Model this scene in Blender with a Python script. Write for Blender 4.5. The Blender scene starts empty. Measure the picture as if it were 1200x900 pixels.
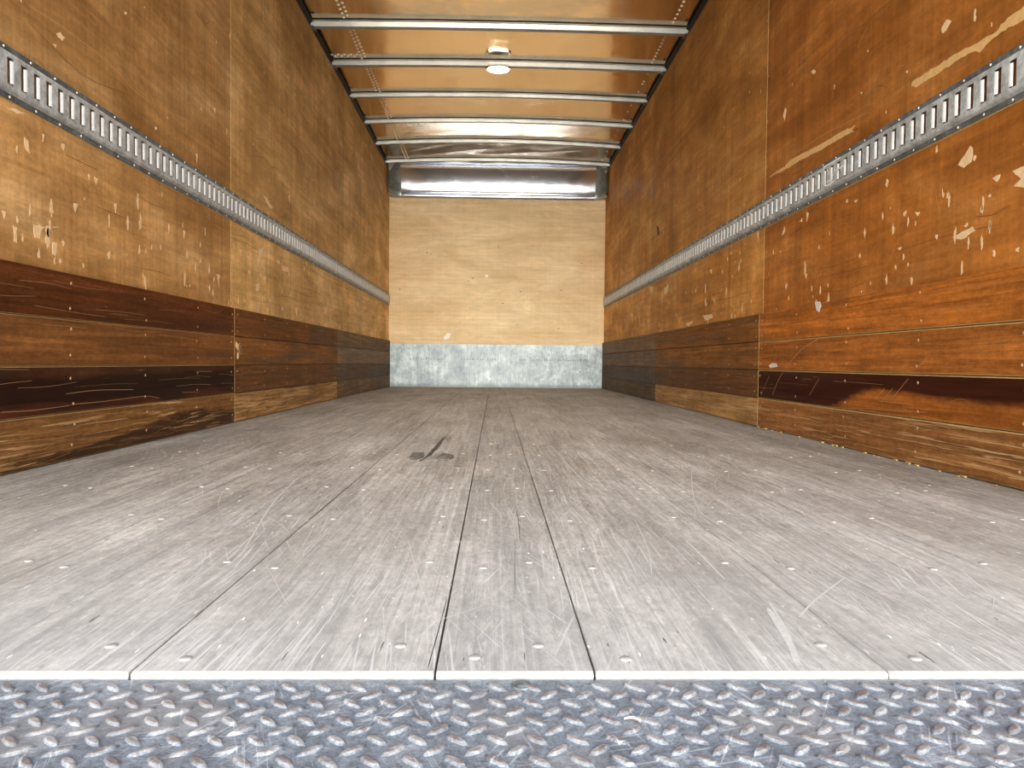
import bpy, bmesh, math, random
from mathutils import Vector, Matrix
PI = math.pi
sc = bpy.context.scene
COL = sc.collection

# ------------------------------------------------------------------ camera
CAM_H = 0.2776
PITCH, YAW, ROLL = 0.0287, 0.0235, 0.0098
cam_d = bpy.data.cameras.new('camera')
cam = bpy.data.objects.new('camera', cam_d); COL.objects.link(cam)
cam_d.sensor_width = 36.0; cam_d.lens = 870.6 / 1200 * 36.0
cam_d.clip_start = 0.01; cam_d.clip_end = 200
F = Vector((math.sin(YAW) * math.cos(PITCH), math.cos(YAW) * math.cos(PITCH), -math.sin(PITCH)))
R = Vector((math.cos(YAW), -math.sin(YAW), 0)); U = R.cross(F)
c_, s_ = math.cos(ROLL), math.sin(ROLL)
R2 = R * c_ + U * s_; U2 = U * c_ - R * s_
m = Matrix((R2, U2, -F)).transposed().to_4x4(); m.translation = Vector((0, 0, CAM_H))
cam.matrix_world = m
sc.camera = cam
sc.view_settings.view_transform = 'Standard'; sc.view_settings.look = 'None'
sc.view_settings.gamma = 1.0; sc.view_settings.use_curve_mapping = False
sc.view_settings.exposure = 0.70
try:
    sc.cycles.max_bounces = 10; sc.cycles.diffuse_bounces = 6; sc.cycles.glossy_bounces = 5
    sc.cycles.use_denoising = True; sc.cycles.caustics_reflective = False
except Exception: pass

# ------------------------------------------------------------------ world: bright hazy sky, brightest low behind the truck
SKY_BASE, SKY_LOBE, LOBE_POW = 1.35, 24.0, 20.0
w = bpy.data.worlds.new('overcast_sky'); sc.world = w; w.use_nodes = True
nt = w.node_tree; nt.nodes.clear()
def wn(t, **k):
    n = nt.nodes.new(t)
    for a, b in k.items(): setattr(n, a, b)
    return n
tc = wn('ShaderNodeTexCoord')
dp = wn('ShaderNodeVectorMath', operation='DOT_PRODUCT'); nt.links.new(tc.outputs['Generated'], dp.inputs[0])
v = Vector((0.0, -1, 0.15)).normalized(); dp.inputs[1].default_value = v
mx = wn('ShaderNodeMath', operation='MAXIMUM'); nt.links.new(dp.outputs['Value'], mx.inputs[0]); mx.inputs[1].default_value = 0
pw = wn('ShaderNodeMath', operation='POWER'); nt.links.new(mx.outputs[0], pw.inputs[0]); pw.inputs[1].default_value = LOBE_POW
sx = wn('ShaderNodeSeparateXYZ'); nt.links.new(tc.outputs['Generated'], sx.inputs[0])
cr = wn('ShaderNodeValToRGB')
mr = wn('ShaderNodeMapRange'); mr.inputs[1].default_value = -1; mr.inputs[2].default_value = 1
nt.links.new(sx.outputs[2], mr.inputs[0]); nt.links.new(mr.outputs[0], cr.inputs[0])
e = cr.color_ramp.elements
e[0].position = 0.0; e[0].color = (.70, .69, .66, 1)
e[1].position = 1.0; e[1].color = (.62, .76, 1.0, 1)
a = e.new(0.47); a.color = (.80, .78, .74, 1)
a = e.new(0.53); a.color = (.95, .97, 1.0, 1)
b1 = wn('ShaderNodeBackground'); nt.links.new(cr.outputs[0], b1.inputs[0]); b1.inputs[1].default_value = SKY_BASE
b2 = wn('ShaderNodeBackground'); b2.inputs[0].default_value = (1, .97, .92, 1)
ms = wn('ShaderNodeMath', operation='MULTIPLY'); nt.links.new(pw.outputs[0], ms.inputs[0]); ms.inputs[1].default_value = SKY_LOBE
nt.links.new(ms.outputs[0], b2.inputs[1])
ad = wn('ShaderNodeAddShader'); nt.links.new(b1.outputs[0], ad.inputs[0]); nt.links.new(b2.outputs[0], ad.inputs[1])
ow = wn('ShaderNodeOutputWorld'); nt.links.new(ad.outputs[0], ow.inputs[0])

# ------------------------------------------------------------------ dimensions (metres)
XL, XR, YB, ZT = -1.1678, 1.2027, 8.203, 2.360     # side walls, front bulkhead, top of plywood
YF = 0.658                                          # rear end of the wooden floor
KT = 0.016                                          # kick board thickness
SEAM = [0.66, 3.318, 5.76, YB]                      # plywood sheet joints
TZ = 0.957                                          # centre of the cargo tracks
KZ = [0.0, 0.130, 0.256, 0.382, 0.508]              # kick board joints
KY = [0.66, 3.318, 5.463, YB - 0.004]
BOWS = [4.757, 5.367, 6.01, 6.655, 7.29, 7.945]
ARCH = [0.010, 0.018, 0.024, 0.030, 0.038, 0.034]

# ------------------------------------------------------------------ helpers
def srgb(r, g, b):
    f = lambda x: (x / 255 / 12.92) if x <= 10.3 else ((x / 255 + .055) / 1.055) ** 2.4
    return (f(r), f(g), f(b), 1)

class Mat:
    def __init__(s, name, rough=.5, metal=0., spec=.5):
        s.m = bpy.data.materials.new(name); s.m.use_nodes = True
        s.t = s.m.node_tree; s.b = s.t.nodes['Principled BSDF']
        s.b.inputs['Roughness'].default_value = rough; s.b.inputs['Metallic'].default_value = metal
        s.b.inputs['Specular IOR Level'].default_value = spec
        s.co = s.n('ShaderNodeTexCoord').outputs['Object']
    def n(s, t, **k):
        n = s.t.nodes.new(t)
        for a, b in k.items(): setattr(n, a, b)
        return n
    def put(s, sock, v):
        if isinstance(v, bpy.types.NodeSocket): s.t.links.new(v, sock)
        else: sock.default_value = v
    def map(s, scale=(1, 1, 1), rot=(0, 0, 0), loc=(0, 0, 0), vec=None):
        n = s.n('ShaderNodeMapping', vector_type='POINT')
        s.put(n.inputs[0], vec or s.co); n.inputs['Scale'].default_value = scale
        n.inputs['Rotation'].default_value = rot; n.inputs['Location'].default_value = loc
        return n.outputs[0]
    def rotmap(s, rot, scale, loc=(0, 0, 0)):          # rotate first, then stretch
        return s.map(scale=scale, loc=loc, vec=s.map(rot=rot))
    def noise(s, vec, scale=1., detail=3., rough=.55, dist=0.):
        n = s.n('ShaderNodeTexNoise'); s.put(n.inputs['Vector'], vec)
        n.inputs['Scale'].default_value = scale; n.inputs['Detail'].default_value = detail
        n.inputs['Roughness'].default_value = rough; n.inputs['Distortion'].default_value = dist
        return n.outputs[0]
    def ss(s, v, a, b, to0=0., to1=1.):
        n = s.n('ShaderNodeMapRange', interpolation_type='SMOOTHSTEP')
        s.put(n.inputs[0], v); n.inputs[1].default_value = a; n.inputs[2].default_value = b
        n.inputs[3].default_value = to0; n.inputs[4].default_value = to1
        return n.outputs[0]
    def mth(s, op, a, b=0.):
        n = s.n('ShaderNodeMath', operation=op); s.put(n.inputs[0], a); s.put(n.inputs[1], b)
        return n.outputs[0]
    def mix(s, f, a, b, mode='MIX'):
        n = s.n('ShaderNodeMix', data_type='RGBA', blend_type=mode)
        s.put(n.inputs[0], f); s.put(n.inputs[6], a); s.put(n.inputs[7], b)
        return n.outputs[2]
    def ramp(s, f, stops):
        n = s.n('ShaderNodeValToRGB'); e = n.color_ramp.elements
        e[0].position, e[0].color = stops[0]; e[1].position, e[1].color = stops[-1]
        for p, c in stops[1:-1]:
            x = e.new(p); x.color = c
        s.put(n.inputs[0], f); return n.outputs[0]
    def gain(s, col, f, lo, hi):                       # multiply colour by a value running lo..hi with f
        g = s.ss(f, .25, .75, lo, hi)
        c = s.n('ShaderNodeCombineColor'); [s.put(c.inputs[i], g) for i in range(3)]
        return s.mix(1., col, c.outputs[0], 'MULTIPLY')
    def color(s, c): s.put(s.b.inputs['Base Color'], c)
    def rough(s, c): s.put(s.b.inputs['Roughness'], c)
    def bump(s, h, st=.2, d=.001):
        n = s.n('ShaderNodeBump'); s.put(n.inputs['Height'], h)
        n.inputs['Strength'].default_value = st; n.inputs['Distance'].default_value = d
        s.t.links.new(n.outputs[0], s.b.inputs['Normal'])
    def sep(s):
        n = s.n('ShaderNodeSeparateXYZ'); s.put(n.inputs[0], s.co); return n.outputs
    def objcol(s):
        n = s.n('ShaderNodeObjectInfo'); return n.outputs['Color'], n.outputs['Alpha']

def obj(name, bm, mats, parent=None, smooth=False):
    me = bpy.data.meshes.new(name); bm.to_mesh(me); bm.free()
    for mt in (mats if isinstance(mats, (list, tuple)) else [mats]): me.materials.append(mt)
    if smooth:
        for p in me.polygons: p.use_smooth = True
    o = bpy.data.objects.new(name, me); COL.objects.link(o)
    if parent: o.parent = parent
    return o
def struct(name, bm, mats, smooth=False):
    o = obj(name, bm, mats, None, smooth); o['kind'] = 'structure'; return o
def tag(o, label, cat, group=None):
    o['label'] = label; o['category'] = cat
    if group: o['group'] = group
    return o
def thing(name, loc, label, cat, group=None):
    o = bpy.data.objects.new(name, None); COL.objects.link(o); o.location = loc; o.empty_display_size = .05
    return tag(o, label, cat, group)
def box(bm, x0, x1, y0, y1, z0, z1, mi=0):
    vs = [bm.verts.new(p) for p in ((x0,y0,z0),(x1,y0,z0),(x1,y1,z0),(x0,y1,z0),(x0,y0,z1),(x1,y0,z1),(x1,y1,z1),(x0,y1,z1))]
    for q in ((0,3,2,1),(4,5,6,7),(0,1,5,4),(1,2,6,5),(2,3,7,6),(3,0,4,7)):
        f = bm.faces.new([vs[i] for i in q]); f.material_index = mi
def cbox(bm, x0, x1, y0, y1, z0, z1, c, mi=0, ci=1):
    """box with chamfered edges, the chamfer in material ci"""
    t = bmesh.new(); box(t, x0, x1, y0, y1, z0, z1, mi)
    r = bmesh.ops.bevel(t, geom=list(t.edges), offset=c, segments=1, affect='EDGES', profile=.5)
    for f in r['faces']: f.material_index = ci
    me = bpy.data.meshes.new('t'); t.to_mesh(me); t.free(); bm.from_mesh(me); bpy.data.meshes.remove(me)
def sheet(bm, rows, mi=0, close=False):
    """skin a grid of points"""
    g = [[bm.verts.new(p) for p in r] for r in rows]
    for i in range(len(g) - 1):
        n = len(g[i])
        for j in range(n if close else n - 1):
            f = bm.faces.new((g[i][j], g[i][(j+1) % n], g[i+1][(j+1) % n], g[i+1][j])); f.material_index = mi
    return g
def prism(bm, prof, axis, a, b, mi=0):
    """extrude a closed 2-D profile along an axis ('x' or 'y')"""
    P = (lambda t, u, v: (t, u, v)) if axis == 'x' else (lambda t, u, v: (u, t, v))
    g = sheet(bm, [[P(t, u, v) for u, v in prof] for t in (a, b)], mi, True)
    for r in (g[0], g[1][::-1]):
        f = bm.faces.new(r); f.material_index = mi
    bmesh.ops.recalc_face_normals(bm, faces=bm.faces)
def dome(bm, c, nrm, r, h, seg=10, mi=0, flat=.5):
    n = Vector(nrm).normalized(); t = n.orthogonal().normalized(); b = n.cross(t); c = Vector(c)
    rings = [(1., 0.), (.93, .55), (flat, 1.)]
    g = [[bm.verts.new(c + (t * math.cos(a) + b * math.sin(a)) * r * k + n * h * z)
          for a in [2*PI*i/seg for i in range(seg)]] for k, z in rings]
    for i in range(2):
        for j in range(seg):
            f = bm.faces.new((g[i][j], g[i][(j+1) % seg], g[i+1][(j+1) % seg], g[i+1][j])); f.material_index = mi
    f = bm.faces.new(g[2]); f.material_index = mi
# flat marks lying on a plane: plane(u, v, d) -> point, d = height above the surface
def poly(bm, pts, plane, t=.0004, mi=0):
    lo = [bm.verts.new(plane(u, v, 0)) for u, v in pts]; hi = [bm.verts.new(plane(u, v, t)) for u, v in pts]
    bm.faces.new(hi).material_index = mi
    for i in range(len(pts)):
        j = (i + 1) % len(pts); bm.faces.new((lo[i], lo[j], hi[j], hi[i])).material_index = mi
STEP = [0]
def stroke(bm, pts, plane, wid, t=.0003, taper=True, mi=0):
    n = len(pts); L, Rr = [], []; STEP[0] = (STEP[0] + 1) % 23; t = t * (.55 + .045 * STEP[0])   # no two marks share a plane
    for i, p in enumerate(pts):
        a = Vector(pts[max(i-1, 0)]); b = Vector(pts[min(i+1, n-1)]); d = (b - a)
        if d.length < 1e-6: d = Vector((1, 0))
        d.normalize(); q = Vector((-d.y, d.x)) * wid * .5 * ((.35 if i in (0, n-1) else 1) if taper else 1)
        L.append((p[0] + q.x, p[1] + q.y)); Rr.append((p[0] - q.x, p[1] - q.y))
    g = [(bm.verts.new(plane(*l, t)), bm.verts.new(plane(*r, t))) for l, r in zip(L, Rr)]
    for i in range(n-1):
        bm.faces.new((g[i][0], g[i][1], g[i+1][1], g[i+1][0])).material_index = mi
def curve(pts, k=6):
    """Catmull-Rom resample"""
    P = [Vector(p) for p in pts]; P = [P[0]*2-P[1]] + P + [P[-1]*2-P[-2]]; out = []
    for i in range(1, len(P)-2):
        for j in range(k):
            t = j / k
            out.append(tuple(.5*((2*P[i]) + (-P[i-1]+P[i+1])*t + (2*P[i-1]-5*P[i]+4*P[i+1]-P[i+2])*t*t + (-P[i-1]+3*P[i]-3*P[i+1]+P[i+2])*t**3)))
    out.append(tuple(P[-2])); return out
def blob(rng, u, v, su, sv, n=8, jag=.45):
    return [(u + su * math.cos(a) * rng.uniform(1-jag, 1+jag*.4), v + sv * math.sin(a) * rng.uniform(1-jag, 1+jag*.4))
            for a in [2*PI*(i + rng.uniform(-.2, .2))/n for i in range(n)]]

def rag(r, p, a=.0022):
    """split every side of an outline and jitter it, for a torn edge"""
    out = []
    for i in range(len(p)):
        u, v = Vector(p[i]), Vector(p[(i+1) % len(p)]); n = max(2, min(8, int((v-u).length / .012)))
        for k in range(n):
            q = u.lerp(v, k/n); out.append((q.x + r.uniform(-a, a) * 1.6 * (k > 0), q.y + r.uniform(-a, a) * (k > 0)))
    return out
PLW = lambda k=0.: (lambda u, v, d: (XL + k + d, u, v))
PRW = lambda k=0.: (lambda u, v, d: (XR - k - d, u, v))
PFL = lambda u, v, d: (u, v, d)
PBK = lambda k=0.: (lambda u, v, d: (u, YB - k - d, v))

# ------------------------------------------------------------------ materials
def plywood(name, dark, mid, light, side=True, seed=0., worn=(.55, .85), bounce_tint=(1.85, 1.95, 2.1, 1)):
    M = Mat(name, spec=.20); oc, oa = M.objcol()
    A = (lambda a, g: (1, a, g)) if side else (lambda a, g: (a, 1, g))   # (along the grain, across)
    L = (seed, seed, seed)
    cl = M.noise(M.map(A(.9, 2.3), loc=L), 1.6, 5, .6, .4)
    g1 = M.noise(M.map(A(1.6, 42), loc=L), 1., 6, .62, .5)
    fig = M.noise(M.map(A(.55, 2.6), loc=L), 1.5, 2, .5, .8)
    ring = M.mth('SINE', M.mth('MULTIPLY', fig, 60.))
    vs = M.noise(M.map(A(46, .8), loc=L), 1., 4, .6)
    mot = M.noise(M.map(A(9, 16), loc=L), 1.3, 6, .7)
    col = M.ramp(cl, [(.28, dark), (.5, mid), (.74, light)])
    fin = M.noise(M.map(A(34, 60), loc=L), 1.5, 6, .8)
    wide = M.noise(M.map(A(6.5, .35), loc=L), 1.3, 4, .65)
    col = M.gain(col, g1, .84 if side else .90, 1.15 if side else 1.09); col = M.gain(col, ring, .97, 1.03)
    col = M.gain(col, vs, .87 if side else .97, 1.13 if side else 1.03); col = M.gain(col, mot, .84 if side else .95, 1.16 if side else 1.05)
    col = M.gain(col, fin, .84 if side else .94, 1.16 if side else 1.06)
    if side: col = M.gain(col, wide, .88, 1.13)
    # fine slanted rubbing marks
    for ang, lo, k in ((.62, .615, .22), (-.5, .63, .18), (1.15, .64, .15)):
        r = (ang, 0, 0) if side else (0, ang, 0)
        sc_ = (1, 2.2, 150) if side else (2.2, 1, 150)
        s1 = M.noise(M.rotmap(r, sc_, L), 1., 2, .5)
        msk = M.ss(M.noise(M.map((1.3, 1.3, 1.3), loc=(ang, 3, 1))), .48, .62)
        col = M.mix(M.mth('MULTIPLY', M.mth('MULTIPLY', M.ss(s1, lo, lo+.07), msk), k), col, light)
    z = M.sep()[2]
    # small bare flecks, most of them on the lower half
    ch = M.noise(M.map(A(19, 26), loc=L), 1., 4, .72, .3)
    zm = M.mth('MULTIPLY', M.ss(z, worn[0]-.1, worn[0]), M.ss(z, worn[1], worn[1]+.12, 1., .10))
    c2 = M.mth('MULTIPLY', M.mth('MULTIPLY', M.ss(ch, .665, .70), zm), M.ss(M.noise(M.map((1, 1.1, 1.6), loc=L), 1.5), .44, .6))
    col = M.mix(M.mth('MULTIPLY', c2, .75), col, srgb(212, 166, 104))
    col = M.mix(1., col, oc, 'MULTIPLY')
    if side:   # light bounced off the floor, put into the colour below the rail
        bounce = M.mth('MULTIPLY', M.mth('MULTIPLY', M.ss(z, 1.02, .80), M.ss(M.sep()[1], 4.6, 3.0, .45, 1.)), M.ss(M.noise(M.map(A(1.2, 2.5), loc=(4, 4, 4)), 1.2, 4), .3, .55))
        col = M.mix(M.mth('MULTIPLY', bounce, .40), col, M.mix(1., col, bounce_tint, 'MULTIPLY'))
    M.color(col); M.rough(M.ss(mot, .2, .8, .50, .68))
    M.bump(M.mth('ADD', g1, M.mth('MULTIPLY', mot, .6)), .10, .001)
    return M.m

def board_mat(name, stain=None):
    """varnished hardwood kick board; object colour = wood colour, object alpha = how worn it is"""
    M = Mat(name, spec=.10); oc, oa = M.objcol(); sd = {'a': 4., 'b': 9., 'c': 2.}.get(stain, 0.)
    g1 = M.noise(M.map((1, 2.2, 75), loc=(0, sd, sd)), 1., 6, .65, .6)
    g2 = M.noise(M.map((1, .7, 12), loc=(0, 3+sd, 1)), 1.4, 4, .6, .8)
    blk = M.noise(M.map((1, 3.0, 4), loc=(0, 7, sd)), 1.2, 5, .7)
    vs = M.noise(M.map((1, 70, 2)), 1., 3, .6)
    fn = M.noise(M.map((1, 30, 90)), 1.2, 5, .8)
    col = M.gain(oc, g1, .62, 1.35); col = M.gain(col, g2, .62, 1.34); col = M.gain(col, blk, .80, 1.2); col = M.gain(col, vs, .95, 1.05); col = M.gain(col, fn, .72, 1.28)
    z = M.sep()[2]; y = M.sep()[1]
    if stain == 'a':       # right wall: dark upper half, orange below, all dark at its far end
        edge = M.mth('ADD', z, M.mth('MULTIPLY', M.mth('SUBTRACT', M.noise(M.map((1, .9, 3)), 2., 4, .6), .5), .09))
        edge = M.mth('ADD', edge, M.ss(y, 2.25, 2.75, 0., .08))
        col = M.mix(M.ss(edge, .182, .212), col, M.gain(srgb(62, 26, 12), g1, .6, 1.3))
    if stain == 'b':       # left wall: black band along the lower half
        edge = M.mth('ADD', z, M.mth('MULTIPLY', M.mth('SUBTRACT', M.noise(M.map((1, .8, 6), loc=(0, 2, 0)), 2., 4, .6), .5), .07))
        col = M.mix(M.mth('MULTIPLY', M.ss(edge, .238, .215), .85), col, srgb(34, 17, 9))
        col = M.mix(M.mth('MULTIPLY', M.ss(edge, .170, .155), M.ss(g2, .4, .6)), col, srgb(88, 46, 28))
    if stain == 'c':       # left wall, bottom board: greasy black patch creeping up from the floor
        ez = M.mth('SUBTRACT', M.mth('ADD', z, M.mth('MULTIPLY', M.mth('SUBTRACT', M.noise(M.map((1, 1.6, 9), loc=(0, 2, 0)), 2., 5, .7), .5), .10)), M.ss(y, 1.8, 2.9, 0., .055))
        col = M.mix(M.mth('MULTIPLY', M.ss(ez, .030, .008), .8), col, srgb(44, 30, 22))
    wr = M.noise(M.map((1, 3.2, 130), loc=(0, 5, 2)), 1., 4, .65, .5)
    wl = M.ss(M.noise(M.map((1, 1.2, 14), loc=(0, 1, 6)), 1.5, 4, .6), .36, .62)
    thr = M.mth('ADD', M.mth('MULTIPLY', oa, .26), wr)
    wf = M.mth('MULTIPLY', M.ss(thr, .71, .78), wl)
    col = M.mix(M.mth('MULTIPLY', wf, .8), col, srgb(214, 172, 118))
    M.color(col); M.rough(M.ss(g2, .3, .7, .50, .68)); M.bump(M.mth('SUBTRACT', g1, M.mth('MULTIPLY', wf, .5)), .25, .001)
    return M.m

def plain(name, col, rough=.5, metal=0., var=.12, scale=30., bump=0., spec=.5):
    M = Mat(name, rough, metal, spec); n = M.noise(M.co, scale, 5, .65)
    M.color(M.gain(col, n, 1-var, 1+var)); M.rough(M.ss(n, .2, .8, max(rough-.08, 0), rough+.1))
    if bump: M.bump(n, bump, .001)
    return M.m

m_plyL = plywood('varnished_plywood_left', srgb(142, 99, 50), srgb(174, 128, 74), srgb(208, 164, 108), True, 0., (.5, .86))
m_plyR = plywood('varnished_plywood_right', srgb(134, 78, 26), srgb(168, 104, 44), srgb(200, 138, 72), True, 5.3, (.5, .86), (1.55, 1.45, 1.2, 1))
m_plyB = plywood('varnished_plywood_front', srgb(202, 168, 120), srgb(215, 186, 140), srgb(228, 204, 160), False, 2.1, (.3, .4))
m_board = board_mat('hardwood_board'); m_boardA = board_mat('stained_hardwood_board', 'a'); m_boardB = board_mat('blackened_hardwood_board', 'b'); m_boardC = board_mat('greasy_hardwood_board', 'c')
m_raw = plain('raw_wood_edge', srgb(196, 160, 100), .7, 0, .2, 40)
m_bare = plain('bare_veneer', srgb(226, 180, 116), .7, 0, .12, 60, .2)
m_tear = plain('torn_white_chip', srgb(232, 222, 206), .7, 0, .08, 60)
m_fleck = plain('pale_fleck', srgb(240, 204, 154), .7, 0, .12, 60)
m_scr = plain('scratch_in_varnish', srgb(196, 142, 84), .6, 0, .15, 80)
m_scrw = plain('scratch_in_dark_board', srgb(172, 126, 82), .6, 0, .15, 80)
m_dark = plain('dark_gap', srgb(34, 32, 30), .6, .2, .2, 20)
m_seam = plain('dark_board_edge', srgb(52, 34, 20), .7, 0, .2, 20)
m_darkscr = plain('dark_scuff_in_varnish', srgb(104, 66, 30), .6, 0, .2, 60)
m_skin = plain('outer_skin', srgb(196, 196, 196), .5, .2)
m_tan = plain('screw_tan', srgb(196, 160, 118), .45, .1)

# weathered laminated floor
def floor_mat():
    M = Mat('weathered_laminated_floor', spec=.35)
    at = M.n('ShaderNodeAttribute', attribute_name='plank'); pc = at.outputs['Fac']
    x, y, z = M.sep()
    cv = M.n('ShaderNodeCombineXYZ'); M.put(cv.inputs[0], y); M.put(cv.inputs[1], x); M.put(cv.inputs[2], 0.)
    br = M.n('ShaderNodeTexBrick'); M.put(br.inputs['Vector'], cv.outputs[0])
    br.inputs['Scale'].default_value = 1.; br.inputs['Brick Width'].default_value = .46; br.inputs['Row Height'].default_value = .036
    br.inputs['Mortar Size'].default_value = .0005; br.inputs['Mortar Smooth'].default_value = .5
    br.inputs['Color1'].default_value = (.78, .78, .78, 1); br.inputs['Color2'].default_value = (1.12, 1.12, 1.12, 1); br.inputs['Mortar'].default_value = (.80, .80, .80, 1)
    g = M.noise(M.map((120, 3.2, 1)), 1., 6, .66, .5)
    cl = M.noise(M.map((2.6, .9, 1)), 1.5, 5, .6, .5)
    dirt = M.noise(M.map((7, 2.4, 1)), 1.5, 7, .72, .6)
    sp = M.noise(M.map((38, 16, 1)), 1.5, 6, .75)
    col = M.ramp(cl, [(.3, srgb(146, 137, 125)), (.5, srgb(168, 160, 149)), (.72, srgb(188, 182, 172))])
    pk = M.n('ShaderNodeCombineColor'); [M.put(pk.inputs[i], pc) for i in range(3)]
    col = M.mix(1., col, pk.outputs[0], 'MULTIPLY')
    col = M.mix(.75, col, M.mix(1., col, br.outputs[0], 'MULTIPLY'))
    f2 = M.noise(M.map((150, 60, 1)), 1., 4, .8)
    col = M.gain(col, g, .70, 1.28); col = M.gain(col, dirt, .80, 1.17); col = M.gain(col, sp, .72, 1.28); col = M.gain(col, f2, .74, 1.26)
    ln = M.noise(M.map((330, 2.4, 1), loc=(5, 5, 0)), 1., 3, .6)
    col = M.mix(M.mth('MULTIPLY', M.ss(ln, .60, .67), .45), col, srgb(96, 90, 82)); col = M.mix(M.mth('MULTIPLY', M.ss(ln, .40, .33), .40), col, srgb(214, 210, 200))
    pit = M.noise(M.map((95, 42, 1), loc=(2, 8, 0)), 1.2, 5, .75)
    col = M.mix(M.mth('MULTIPLY', M.ss(pit, .60, .66), .5), col, srgb(88, 80, 72)); col = M.mix(M.mth('MULTIPLY', M.ss(pit, .40, .345), .5), col, srgb(222, 219, 211))
    # dark greasy streaks along the boards, then pale scuffs at several angles
    ds = M.ss(M.noise(M.map((26, .9, 1), loc=(3, 1, 0)), 1., 4, .6), .56, .72)
    col = M.mix(M.mth('MULTIPLY', ds, .34), col, srgb(92, 86, 80))
    for ang, sx_, lo, k, l in ((.05, 300, .60, .7, 0), (-.10, 280, .61, .65, 3), (.28, 260, .625, .6, 7), (-.38, 260, .63, .55, 11), (.9, 250, .66, .22, 2), (-1.2, 260, .665, .20, 5)):
        s1 = M.noise(M.rotmap((0, 0, ang), (sx_, 5, 1), (l, l, 0)), 1., 2, .5)
        mk = M.ss(M.noise(M.map((3.2, 1.7, 1), loc=(l, 9, 0)), 1.3, 3), .46, .62)
        col = M.mix(M.mth('MULTIPLY', M.mth('MULTIPLY', M.ss(s1, lo, lo+.05), mk), k), col, srgb(214, 210, 202))
    fl = M.noise(M.map((60, 40, 1)), 1.2, 3, .6)
    col = M.mix(M.mth('MULTIPLY', M.ss(fl, .71, .74), .7), col, srgb(226, 222, 214))
    # whitish tint, strongest at the door end and fading inwards
    col = M.mix(M.mth('MULTIPLY', M.ss(M.mth('ADD', y, M.mth('MULTIPLY', dirt, 1.2)), .9, 2.6, 1., 0.), .34), col, srgb(206, 203, 198))
    M.color(col); M.rough(M.ss(dirt, .3, .7, .50, .72))
    M.bump(M.mth('ADD', M.mth('MULTIPLY', g, .7), M.mth('MULTIPLY', sp, .6)), .30, .0015)
    return M.m
m_floor = floor_mat()
m_nose = plain('worn_pale_floor_end', srgb(160, 158, 151), .5, 0, .10, 60, .1)
m_fhead = plain('floor_screw_head', srgb(168, 164, 156), .55, .2, .25, 6)
m_fscr = plain('scuff_in_floor', srgb(196, 191, 182), .7, 0, .12, 90)

def metal(name, col, rough, var, scale, bump=.0, met=1., bd=.001, streak=None):
    M = Mat(name, rough, met); n = M.noise(M.co, scale, 6, .7); n2 = M.noise(M.co, scale*.22, 4, .6)
    c = M.gain(M.gain(col, n, 1-var, 1+var), n2, 1-var, 1+var)
    M.color(c); M.rough(M.ss(n, .25, .75, max(.02, rough-.08), rough+.12))
    if bump: M.bump(n2, bump, bd)
    return M.m
m_galv = metal('galvanised_steel', srgb(186, 190, 187), .5, .30, 75, .1, .15)
m_flange = metal('grimy_galvanised_flange', srgb(112, 118, 118), .5, .38, 80, .2, .4)
m_bow = metal('galvanised_roof_bow', srgb(158, 158, 151), .40, .12, 30, .05, .7)
m_roof = metal('mill_finish_roof_sheet', srgb(242, 222, 192), .12, .03, 6, .05, 1., .003)
m_head = metal('polished_header', srgb(214, 220, 230), .17, .03, 8, .10, 1., .003)
m_cast = metal('dull_cast_corner', srgb(120, 120, 114), .6, .35, 30, .4, .2)
m_lip = metal('corner_lip', srgb(170, 178, 172), .4, .1, 30, .1, .6)
m_rivet = metal('shiny_rivet', srgb(246, 234, 210), .35, .03, 30, 0, .15)

def scuff_mat():
    M = Mat('mottled_zinc_plate', .45, .35); x, y, z = M.sep()
    a = M.noise(M.map((5, 1, 5)), 1.2, 7, .72, .5); b = M.noise(M.map((60, 1, 3)), 1., 4, .6); c = M.noise(M.map((22, 1, 22)), 1., 6, .75)
    col = M.ramp(a, [(.3, srgb(112, 122, 124)), (.5, srgb(144, 153, 152)), (.68, srgb(184, 192, 190))])
    c3 = M.noise(M.map((120, 1, 14)), 1., 5, .8); col = M.gain(col, b, .78, 1.18); col = M.gain(col, c, .68, 1.26); col = M.gain(col, c3, .74, 1.26)
    ed = M.mth('ADD', z, M.mth('MULTIPLY', M.noise(M.map((7, 1, 7)), 1., 4, .7), .05))
    col = M.mix(M.mth('MULTIPLY', M.ss(ed, .085, .03), .75), col, srgb(92, 96, 90))
    M.color(col); M.rough(M.ss(c, .2, .8, .38, .62)); M.bump(c, .12, .001)
    return M.m
m_scuff = scuff_mat()
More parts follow.
